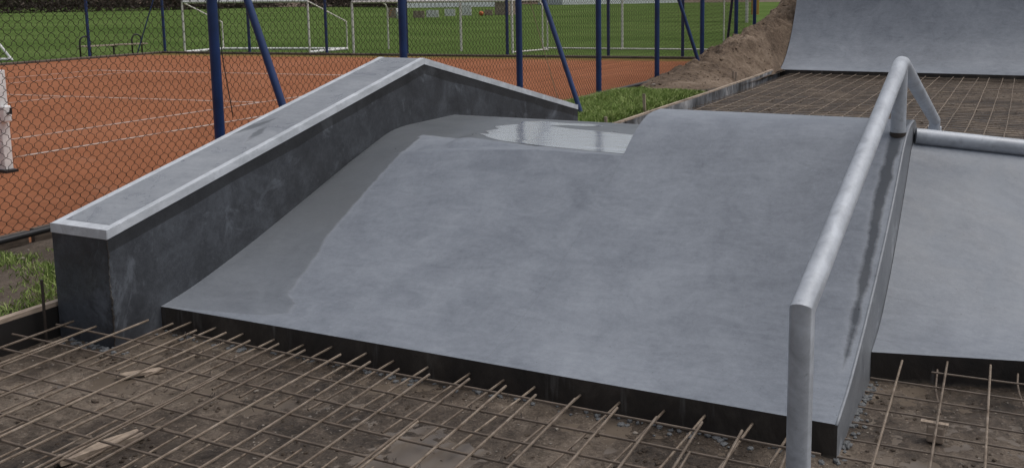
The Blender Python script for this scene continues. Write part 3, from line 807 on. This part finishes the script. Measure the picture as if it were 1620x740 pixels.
nf = fence('near_fence', 'tall blue post chain link fence between the clay court and the skate ramps', (FX-.055, -4, 0), (FX-.055, 26.4, 0), pn,
      [((-5.82, 6.83, .05), (FX+.03, 6.83, 2.95), .036), ((-5.69, 12.46, .05), (FX+.03, 12.78, 2.95), .036), ((-6.07, 19.28, .05), (FX+.03, 18.8, 2.95), .036), ((-7.6, 26.0, .0), (FX-.05, 24.65, 2.4), .036)],
      
      .06, H_F, .092, .0025, .05, rails=[((FX-.055, -4, .07), (FX-.055, 26.4, .07), .004), ((FX-.055, -4, H_F), (FX-.055, 26.4, H_F), .004)])
fp = []
for x in (-22.96, -20.15, -17.38, -14.12, -11.04, -8.9): fp.append((x, cy(x)+.04, .045, 2.6))
fence('end_fence', 'chain link fence with blue posts closing the far end of the clay court', (-26.3, cy(-26.3), 0), (FX-.2, cy(FX-.2), 0), fp,
      [], .03, 2.6, .11, .002, .045, rails=[((-26.3, cy(-26.3), .04), (FX-.2, cy(FX-.2), .04), .012)])
fence('side_fence', 'chain link fence with blue posts along the court side near the bench', (-26.33, -2, 0), (-26.33, 23.75, 0),
      [(-26.33, y, .045, 2.6) for y in (2.8, 5.8, 8.8, 11.8, 14.8, 20.87, 23.78)], [((-26.9, 23.0, -.3), (-26.3, 23.7, 2.4), .02)], .03, 2.6, .11, .002, .045,
      rails=[((-26.33, -2, .04), (-26.33, 23.75, .04), .012)])
# kickboards and pipe at the near fence foot
for i, (a, b, lab) in enumerate(((1.2, 4.75, 'weathered timber kerb board along the fence foot at the left edge'), (4.8, 9.5, 'weathered timber kerb board at the fence foot behind the ledge'), (9.55, 18.2, 'long dark kerb board at the fence foot beside the green weeds'))):
    g = G(); g.hexa([(FX+.06, a, 0), (FX+.10, a, 0), (FX+.10, b, 0), (FX+.06, b, 0), (FX+.05, a, .15), (FX+.1, a, .15), (FX+.1, b, .145), (FX+.05, b, .145)])
    tag(g.build('kerb_board', M['oldwood']), lab, 'kerb board', 'kerb boards along the near fence')
g = G(); g.tube([(FX+.2+.012*math.sin(y*.9), y, .145+.008*math.sin(y*1.3)) for y in rng(1.2, 17.6, 60)], .026, 10)
tag(g.build('black_pipe', M['black'], None, True), 'thin black plastic pipe lying along the foot of the near fence', 'pipe')
# pale guy cord and hanging cable
g = G(); g.tube([(-6.86, 12.72, 2.95), (-6.80, 12.95, 1.8), (-6.80, 13.9, .18)], .006, 6)
tag(g.build('guy_cord', M['cord']), 'pale cord stretched slanting down from a fence post top', 'cord')
g = G(); g.tube([(FX+.07+.03*math.sin(z*3), 6.9+.035*math.sin(z*2.2+1), z) for z in rng(2.6, .75, 24)], .005, 5)
tag(g.build('hanging_cable', M['black'], None, True), 'thin black cable hanging beside the nearest large blue fence post', 'cable')
g = G(); g.tube([(-26.25, y, .03) for y in rng(-6, 23.6, 12)], .045, 6); g.tube([(x, cy(x)-.05, .03) for x in rng(-26.2, -7.2, 12)], .045, 6)
tag(g.build('court_edging_kerb', M['oldwood']), kind='structure')

# net post of the court
npst = empty('net_post', (-10.14, 6.87, 0), 'white square tennis net post with winder at the left picture edge', 'net post')
g = G(); g.box(-10.2, -10.08, 6.82, 6.92, .03, 1.12); bevel(g.build('post', M['white'], npst), .008, 2)
g = G(); g.box(-10.07, -9.99, 6.80, 6.90, .56, .74); bevel(g.build('winder', M['white'], npst), .02, 3)
g = G(); g.box(-10.22, -10.03, 6.80, 6.94, .0, .0295); g.build('base_plate', M['black'], npst)
g = G(); g.tube([(-9.99, 6.85, .66), (-9.94, 6.85, .66), (-9.94, 6.85, .72)], .012, 8); g.build('crank', M['black'], npst)

# ------------------------------------------------------------------ pitch furniture
FZ = -.35
def P(u, v, z=FZ): raise RuntimeError
# goal with box frame
def bar(parent, name, pts, r, m): 
    g = G(); g.tube(pts, r, 10); return smooth_angle(g.build(name, m, parent), 60)
gl = empty('football_goal', (-30.06, 28.12, FZ), 'white box-shaped football goal standing on the grass behind the bench', 'goal')
A, B, Cc, D = (-30.06, 28.12), (-25.02, 29.5), (-30.31, 30.4), (-25.12, 31.9); hh = FZ+2.0
for q in (A, B): bar(gl, 'goal_post', [(q[0], q[1], FZ), (q[0], q[1], hh)], .04, M['goal'])
bar(gl, 'crossbar', [(A[0], A[1], hh), (B[0], B[1], hh)], .055, M['white'])
for q, e in ((A, Cc), (B, D)):
    bar(gl, 'side_stay', [(q[0], q[1], hh), (e[0], e[1], FZ+1.15), (e[0], e[1], FZ)], .03, M['goal'])
    bar(gl, 'ground_bar', [(q[0], q[1], FZ+.06), (e[0], e[1], FZ+.06)], .055, M['white'])
bar(gl, 'ground_bar', [(Cc[0], Cc[1], FZ+.06), (D[0], D[1], FZ+.06)], .05, M['white'])
def stay(parent, q, e, h, m):
    a, b = Vector((q[0], q[1], h)), Vector((e[0], e[1], h)); L = (b-a)
    pts = [a, a+L*.75]+[a+L*(.75+.25*math.sin(t))+Vector((0, 0, -.3*(1-math.cos(t)))) for t in (.5, 1., 1.57)]+[Vector((e[0], e[1], FZ))]
    bar(parent, 'bent_stay', pts, .032, m)
g2 = empty('football_goal', (-22.92, 29.48, FZ), 'worn white goal with bent stays behind the court end, left one of two', 'goal')
A, B, Cc, D = (-22.92, 29.48), (-17.48, 31.89), (-23.86, 32.97), (-17.03, 33.9)
for q in (A, B): bar(g2, 'goal_post', [(q[0], q[1], FZ), (q[0], q[1], FZ+1.95)], .045, M['goal'])
bar(g2, 'crossbar', [(A[0], A[1], FZ+1.95), (B[0], B[1], FZ+1.95)], .05, M['goal'])
stay(g2, A, Cc, FZ+1.93, M['goal']); stay(g2, B, D, FZ+1.95, M['goal'])
bar(g2, 'ground_bar', [(B[0], B[1], FZ+.05), (D[0], D[1], FZ+.05)], .03, M['goal'])
g3 = empty('football_goal', (-20.21, 32.7, FZ), 'worn white goal with bent stays behind the court end, right one of two', 'goal')
A, B, Cc, D = (-20.21, 32.7), (-14.47, 35.3), (-17.6, 34.6), (-11.04, 37.5)
for q in (A, B): bar(g3, 'goal_post', [(q[0], q[1], FZ), (q[0], q[1], FZ+2.05)], .045, M['goal'])
bar(g3, 'crossbar', [(A[0], A[1], FZ+2.05), (B[0], B[1], FZ+2.05)], .05, M['goal'])
stay(g3, A, Cc, FZ+2.05, M['goal']); stay(g3, B, D, FZ+2.25, M['goal'])
bar(g3, 'ground_bar', [(Cc[0], Cc[1], FZ+.05), (D[0], D[1]-2., FZ+.05)], .03, M['goal'])
g4 = empty('football_goal', (-33.14, 23.07, FZ), 'white goal cut by the left picture edge, only its slanting stay in view', 'goal')
bar(g4, 'side_stay', [(-33.14, 23.07, FZ), (-34.6, 22.4, FZ+2.2)], .045, M['white'])
bar(g4, 'ground_bar', [(-33.14, 23.07, FZ+.05), (-36.5, 20.4, FZ+.05)], .05, M['white'])
bar(g4, 'goal_post', [(-36.5, 20.4, FZ), (-36.5, 20.4, FZ+2.2)], .05, M['white'])
bar(g4, 'crossbar', [(-34.6, 22.4, FZ+2.2), (-36.5, 20.4, FZ+2.2)], .05, M['white'])
# bench
bn = empty('park_bench', (-30.4, 25., FZ), 'wooden slat bench with arched black iron ends on the field grass', 'bench')
ba, bb = Vector((-30.6, 23.9, 0)), Vector((-30.15, 26.3, 0)); bd = (bb-ba).normalized(); bnm = Vector((-bd.y, bd.x, 0))
for s in (-.16, 0, .16):
    g = G(); a, b = ba+bnm*s, bb+bnm*s; w2 = bnm*.06
    z0_, z1_ = FZ+.47, FZ+.51
    g.hexa([a-w2+Vector((0, 0, z0_)), b-w2+Vector((0, 0, z0_)), b+w2+Vector((0, 0, z0_)), a+w2+Vector((0, 0, z0_)), a-w2+Vector((0, 0, z1_)), b-w2+Vector((0, 0, z1_)), b+w2+Vector((0, 0, z1_)), a+w2+Vector((0, 0, z1_))])
    g.build('seat_slat', M['wood'], bn)
for t in (.06, .86):
    c = ba.lerp(bb, t) + bd*.0
    g = G(); arc = [c-bd*.16+Vector((0, 0, FZ)), c-bd*.16+Vector((0, 0, FZ+.6))]
    arc += [c+bd*(.03-.19*math.cos(k*math.pi/8))+Vector((0, 0, FZ+.62+.22*math.sin(k*math.pi/8))) for k in range(1, 8)]
    arc += [c+bd*.22+Vector((0, 0, FZ+.6)), c+bd*.22+Vector((0, 0, FZ))]
    g.tube(arc, .03, 8); g.build('arched_end', M['black'], bn, True)
g = G(); c = ba.lerp(bb, .5); g.tube([c+Vector((0, 0, FZ)), c+Vector((0, 0, FZ+.46))], .03, 8); g.tube([c-bd*.1+Vector((0, 0, FZ+.44)), c+bd*.1+Vector((0, 0, FZ+.44))], .02, 6); g.build('leg', M['black'], bn)

# far side of the pitch: boards, ball, hut, pavilions
def face_dir(p):
    d = Vector((-p[0], -p[1], 0)).normalized(); return d, Vector((d.y, -d.x, 0))      # to camera side, sideways
def adboard(x0, y0, x1, y1, h, m, lab, marks=None, lift=.0):
    a, b = Vector((x0, y0, FZ)), Vector((x1, y1, FZ)); d = (b-a).normalized(); n = Vector((d.y, -d.x, 0))*.04
    o = empty('advertising_board', a, lab, 'board', 'boards along the far touchline')
    z0_, z1_ = Vector((0, 0, .08+lift)), Vector((0, 0, h))
    g = G(); g.hexa([a+n+z0_, b+n+z0_, b-n+z0_, a-n+z0_, a+n+z1_, b+n+z1_, b-n+z1_, a-n+z1_]); g.build('panel', m, o)
    for t in (.12, .88):
        p = a.lerp(b, t); g = G(); g.tube([p, p+z0_*1.05], .035, 6); g.build('leg', M['black'], o)
    if marks:
        g = G(); rnd = random.Random(int(abs(x0)*100))
        for k in range(3):
            u0 = rnd.uniform(.12, .5); u1 = u0+rnd.uniform(.15, .35); zc = .3+.2*k
            p, q = a.lerp(b, u0)+n*1.05, a.lerp(b, u1)+n*1.05
            g.add([p+Vector((0, 0, zc)), q+Vector((0, 0, zc)), q+Vector((0, 0, zc+.07)), p+Vector((0, 0, zc+.07))], [(0, 1, 2, 3)])
        g.build('faded_print', marks, o)
adboard(-52.97, 73.3, -52.2, 73.4, 1.0, M['brownb'], 'narrow brown board with an orange patch, leftmost on the far touchline', M['orange'])
g = G(); g.tube([(-52.05, 73.5, FZ), (-52.05, 73.5, FZ+.95)], .16, 8)
tag(g.build('white_bollard', M['white'], None, True), 'stout white bollard between the brown boards across the field', 'bollard')
adboard(-50.41, 73.55, -49.3, 73.65, .7, M['brownb'], 'wide brown board right of the tall blue post on the far touchline', None)
adboard(-50.34, 75.57, -49.11, 75.7, .72, M['white'], 'leftmost of three white boards across the field', M['plaster'])
adboard(-51.07, 79.81, -49.98, 79.9, .75, M['white'], 'middle of three white boards across the field', M['plaster'])
adboard(-50.59, 82.14, -49.56, 82.22, 1.05, M['white'], 'tallest white board, right of the three across the field', M['plaster'])
bm = bmesh.new(); bmesh.ops.create_uvsphere(bm, u_segments=14, v_segments=10, radius=.24); me = bpy.data.meshes.new('ball'); bm.to_mesh(me); bm.free(); me.materials.append(M['orange'])
bo = bpy.data.objects.new('orange_ball', me); bo.location = (-48.5, 82.3, FZ+.26); COL.objects.link(bo); tag(bo, 'orange ball lying right of the white boards across the field', 'ball')
adboard(-48.3, 82.6, -47.5, 82.7, .6, M['brownb'], 'small brown board behind the orange ball')
def hut(name, x0, y0, x1, y1, dep, h, wm, rm, lab, cat, wins, rh=.5):
    a, b = Vector((x0, y0, FZ)), Vector((x1, y1, FZ)); d = (b-a).normalized(); n = Vector((-d.y, d.x, 0)); Lh = (b-a).length
    o = empty(name, a, lab, cat); g = G(); up_ = Vector((0, 0, h))
    g.hexa([a, b, b+n*dep, a+n*dep, a+up_, b+up_, b+n*dep+up_, a+n*dep+up_]); g.build('wall', wm, o)
    g = G(); e = .4; A_, B_ = a-d*e-n*e, b+d*e-n*e; C_, D_ = b+d*e+n*(dep+e), a-d*e+n*(dep+e); u1 = up_+Vector((0, 0, .004)); u2_ = up_+Vector((0, 0, .2))
    g.hexa([A_+u1, B_+u1, C_+u1, D_+u1, A_+u2_, B_+u2_, C_+u2_+Vector((0, 0, rh)), D_+u2_+Vector((0, 0, rh))]); g.build('roof', rm, o)
    for (u, z, ww, wh) in wins:
        p = a+d*u-n*.03+Vector((0, 0, z)); q = p+d*ww; g = G(); t = n*.06; zz = Vector((0, 0, wh))
        g.hexa([p, q, q+t, p+t, p+zz, q+zz, q+t+zz, p+t+zz]); g.build('window', M['glass'], o)
    return o
hut('storage_hut', -49.72, 87.1, -48.2, 87.25, 2., 2.4, M['brownb'], M['black'], 'small dark storage hut with a pale band across the field', 'hut', [(.2, 1.3, 1.1, .5)])
g = G(); g.box(0, 1, 0, 1, 0, 1)
hut('white_pavilion', -89.5, 128.3, -77.5, 139.5, 9, 5.5, M['plaster'], M['roof'], 'long pale pavilion across the field, behind the white boards', 'pavilion', [(1+i*2.6, 2.6, 1.5, 1.3) for i in range(6)])
hut('white_pavilion', -75.7, 156.8, -61., 178.5, 9, 5.5, M['plaster'], M['roof'], 'long pale pavilion across the field, farther and more to the right', 'pavilion', [(1+i*2.8, 2.8, 1.5, 1.3) for i in range(9)])
mc = empty('ball_stop_post', (-18.2, 67.6, FZ), 'white post with an ochre board by the soil heap top', 'post')
g = G(); g.tube([(-18.25, 67.6, FZ), (-18.25, 67.6, 5)], .11, 10); g.build('pole', M['goal'], mc)
g = G(); g.box(-17.95, -17.4, 67.6, 67.66, .2, 4.2); g.build('board', M['ochre'], mc)

# thickets beyond the pitch
def thicket(name, pts, dep, h, n, seed, lab, lowf=1.):
    rnd = random.Random(seed); vs, fs, tn = [], [], []
    seg = [(Vector((*a, FZ)), Vector((*b, FZ))) for a, b in zip(pts, pts[1:])]; Ls = [(b-a).length for a, b in seg]; T = sum(Ls)
    for k in range(n):
        t = rnd.random()*T; i = 0
        while t > Ls[i]: t -= Ls[i]; i += 1
        a, b = seg[i]; d = (b-a).normalized(); nn = Vector((-d.y, d.x, 0)); c = a+d*t+nn*rnd.uniform(0, dep)
        hl = h*(.75+.35*noise.noise(Vector((c.x*.08, c.y*.08, seed))))
        c.z = FZ + hl*rnd.random()**.8
        sz = rnd.uniform(.12, .4)*(1.0 if rnd.random() < .6 else .6); ax = Vector((rnd.gauss(0, 1), rnd.gauss(0, 1), rnd.gauss(0, 1.2))).normalized(); bx = ax.orthogonal().normalized()
        bx.rotate(Matrix.Rotation(rnd.random()*6.28, 3, ax)); 
        if rnd.random() < .45: A_, B_ = ax*sz*3.2, bx*.05          # bare twig
        else: A_, B_ = ax*sz, bx*sz*.6
        m0 = len(vs); vs += [c-A_, c+B_, c+A_, c-B_]; fs.append((m0, m0+1, m0+2, m0+3)); v = rnd.random(); tn += [v]*4
    o = mesh(name, vs, fs, M['twig']); at_ = o.data.attributes.new('tint', 'FLOAT', 'POINT'); at_.data.foreach_set('value', tn)
    return tag(o, lab, 'thicket', kind='stuff')
thicket('bare_thicket', [(-150, 40), (-130.7, 89.8), (-121.5, 115.1), (-122, 140), (-93, 133)], 9, 7, 60000, 3, 'dark leafless thicket beyond the far left of the field')
thicket('bare_thicket', [(-112, 148), (-70, 190), (-20, 230), (60, 240)], 10, 4.5, 30000, 5, 'low brown brushwood behind the pavilions on the far side')
hill = grid('far_ground', rng(-420, 200, 40), rng(140, 600, 24), lambda x, y: -.5+sstep(175, 420, math.hypot(x, y))*14+1.5*fbm(x*.01, y*.01, 1, 3)*sstep(200, 300, math.hypot(x, y)), M['soil'])
tag(hill, kind='structure')

# ------------------------------------------------------------------ soil heap
def heap(x, y):
    ridge = interp(y, [(15.8, .0), (17, .08), (18, .2), (19, .38), (20.7, .66), (22, .9), (23.3, 1.18), (24.5, 1.5), (26.1, 2.0), (28, 1.9), (30, 0)])
    cx = -6.0+.4*sstep(20, 24, y)
    u = x-cx
    k = math.exp(-(u/.75)**2)
    if u > 0: k = lerp(max(math.exp(-(u/.72)**2), 1-u/1.1), math.exp(-(u/1.5)**2), sstep(20.6, 21.6, y))
    edge = lerp(sstep(-4.97, -5.35, x), 1, sstep(20.7, 21.6, y))
    z = .09+ridge*k*edge
    am = min(1, ridge*1.5+.05)
    z += am*(.10*fbm(x*1.6, y*1.6, 2, 5, .8)+.10*fbm(x*4.5, y*4.5, 6, 4, .7)+.028*fbm(x*19, y*19, 8, 3, .7))*(.3+.7*k)
    rk = ridge*k
    z -= .3*(1-sstep(.0, .05, rk))
    if y < 21.66: z = min(z, .19+max(0, (-5.04-x))*1.3)
    else: z = min(z, interp(y, qprof)+.01+max(0, -5.11-x)*1.6)
    if x > -5.05 and y < 21.66: z = min(z, .15)
    return z
hp = grid('soil_heap', rng(-8.2, -4.97, 110), rng(15.6, 21.62, 200), heap, M['soil'])
h2 = grid('tmp', rng(-8.6, -5.11, 120), rng(21.62, 30, 220), heap, M['soil'])
bmx = bmesh.new(); bmx.from_mesh(hp.data); bmx.from_mesh(h2.data); bmx.to_mesh(hp.data); bmx.free(); bpy.data.objects.remove(h2)
tag(hp, 'big brown heap of loose soil piled against the quarter pipe side', 'soil heap')
g = G()
for k in range(1100):
    y = random.uniform(16.2, 28); x = random.uniform(-6.9, -5.15); z = heap(x, y); r = random.uniform(.006, .024)*(2.2 if random.random() < .06 else 1)
    rock(g, (x, y, z+r*.15), r, k*.77)
tag(g.build('soil_clods', M['soil']), 'loose clods and stones over the soil heap', 'clods', kind='stuff')

# ------------------------------------------------------------------ verge grass
def tufts(name, n, dens, h, wd, lab, xr, yr, zf, seed=1):
    rnd = random.Random(seed); vs, fs, tn = [], [], []
    for k in range(n):
        x, y = rnd.uniform(*xr), rnd.uniform(*yr); dd = dens(x, y)
        if rnd.random() > dd: continue
        z = zf(x, y)-.01; hh_ = h*rnd.uniform(.4, 1.2)*(.5+.7*dd); a = rnd.random()*6.28; w_ = wd*rnd.uniform(.6, 1.5)
        dx, dy = math.cos(a)*w_, math.sin(a)*w_; lx, ly = rnd.gauss(0, .5)*hh_, rnd.gauss(0, .5)*hh_; v = rnd.random()
        m0 = len(vs)
        vs += [(x-dx, y-dy, z), (x+dx, y+dy, z), (x+dx*.8+lx*.4, y+dy*.8+ly*.4, z+hh_*.6), (x-dx*.8+lx*.4, y-dy*.8+ly*.4, z+hh_*.6), (x+lx, y+ly, z+hh_)]
        fs += [(m0, m0+1, m0+2, m0+3), (m0+3, m0+2, m0+4)]; tn += [v]*5
    o = mesh(name, vs, fs, M['blade']); at_ = o.data.attributes.new('tint', 'FLOAT', 'POINT'); at_.data.foreach_set('value', tn)
    return tag(o, lab, 'grass', kind='stuff')
def d1(x, y):
    e = fbm(x*.9, y*.5, 21, 4)
    k = sstep(16.9, 15.4, y+.8*e) * sstep(8.8, 9.4, y) * sstep(FX+.05, FX+.3, x)
    k *= sstep(-5.02, -5.3-.25*max(0, e), x)
    return max(0, min(1, k*(.9+1.1*e+.25)))
tufts('verge_grass', 120000, d1, .10, .007, 'lush green weeds and grass between the fence and the form boards', (FX, -4.98), (8.8, 17.6), vz, 4)
def d2(x, y):
    e = fbm(x*1.6+3, y*1.6, 31, 4)
    return max(0, min(1, (.25+1.6*e)))*sstep(-4.95, -5.2, x)*sstep(FX+.25, FX+.45, x)
tufts('verge_grass', 42000, d2, .055, .0035, 'patch of green grass beside the near form board left of the ledge', (FX, -4.98), (2.6, 7.), vz, 6)
tufts('field_edge_grass', 60000, lambda x, y: max(0, min(1, .6+fbm(x*.7, y*.7, 3, 3))), .14, .012, 'rough grass growing just beyond the court end fence', (-26, -6), (21.8, 28.5), lambda x, y: FZ if y > cy(x)+.12 else -5, 8)
g = G()
for k in range(160):
    y = random.choice([random.uniform(2.8, 5.2), random.uniform(10, 17)]); x = random.uniform(FX+.25, -5.05)
    if y > 9 and x < -5.6 and random.random() < .8: continue
    rock(g, (x, y, vz(x, y)+.004), random.uniform(.008, .03), k*.9)
tag(g.build('verge_stones', M['stone']), 'stones and soil lumps on the verge between fence and boards', 'stones', kind='stuff')
for i, (x, y, r, lab) in enumerate(((-5.5, 15.9, .05, 'pale stone at the edge of the weeds nearest the form board'), (-6.3, 16.9, .045, 'pale stone at the top of the weeds below the fence'))):
    g = G(); rock(g, (x, y, vz(x, y)+.07), r, i+2.); tag(g.build('loose_stone', M['stone']), lab, 'stone')
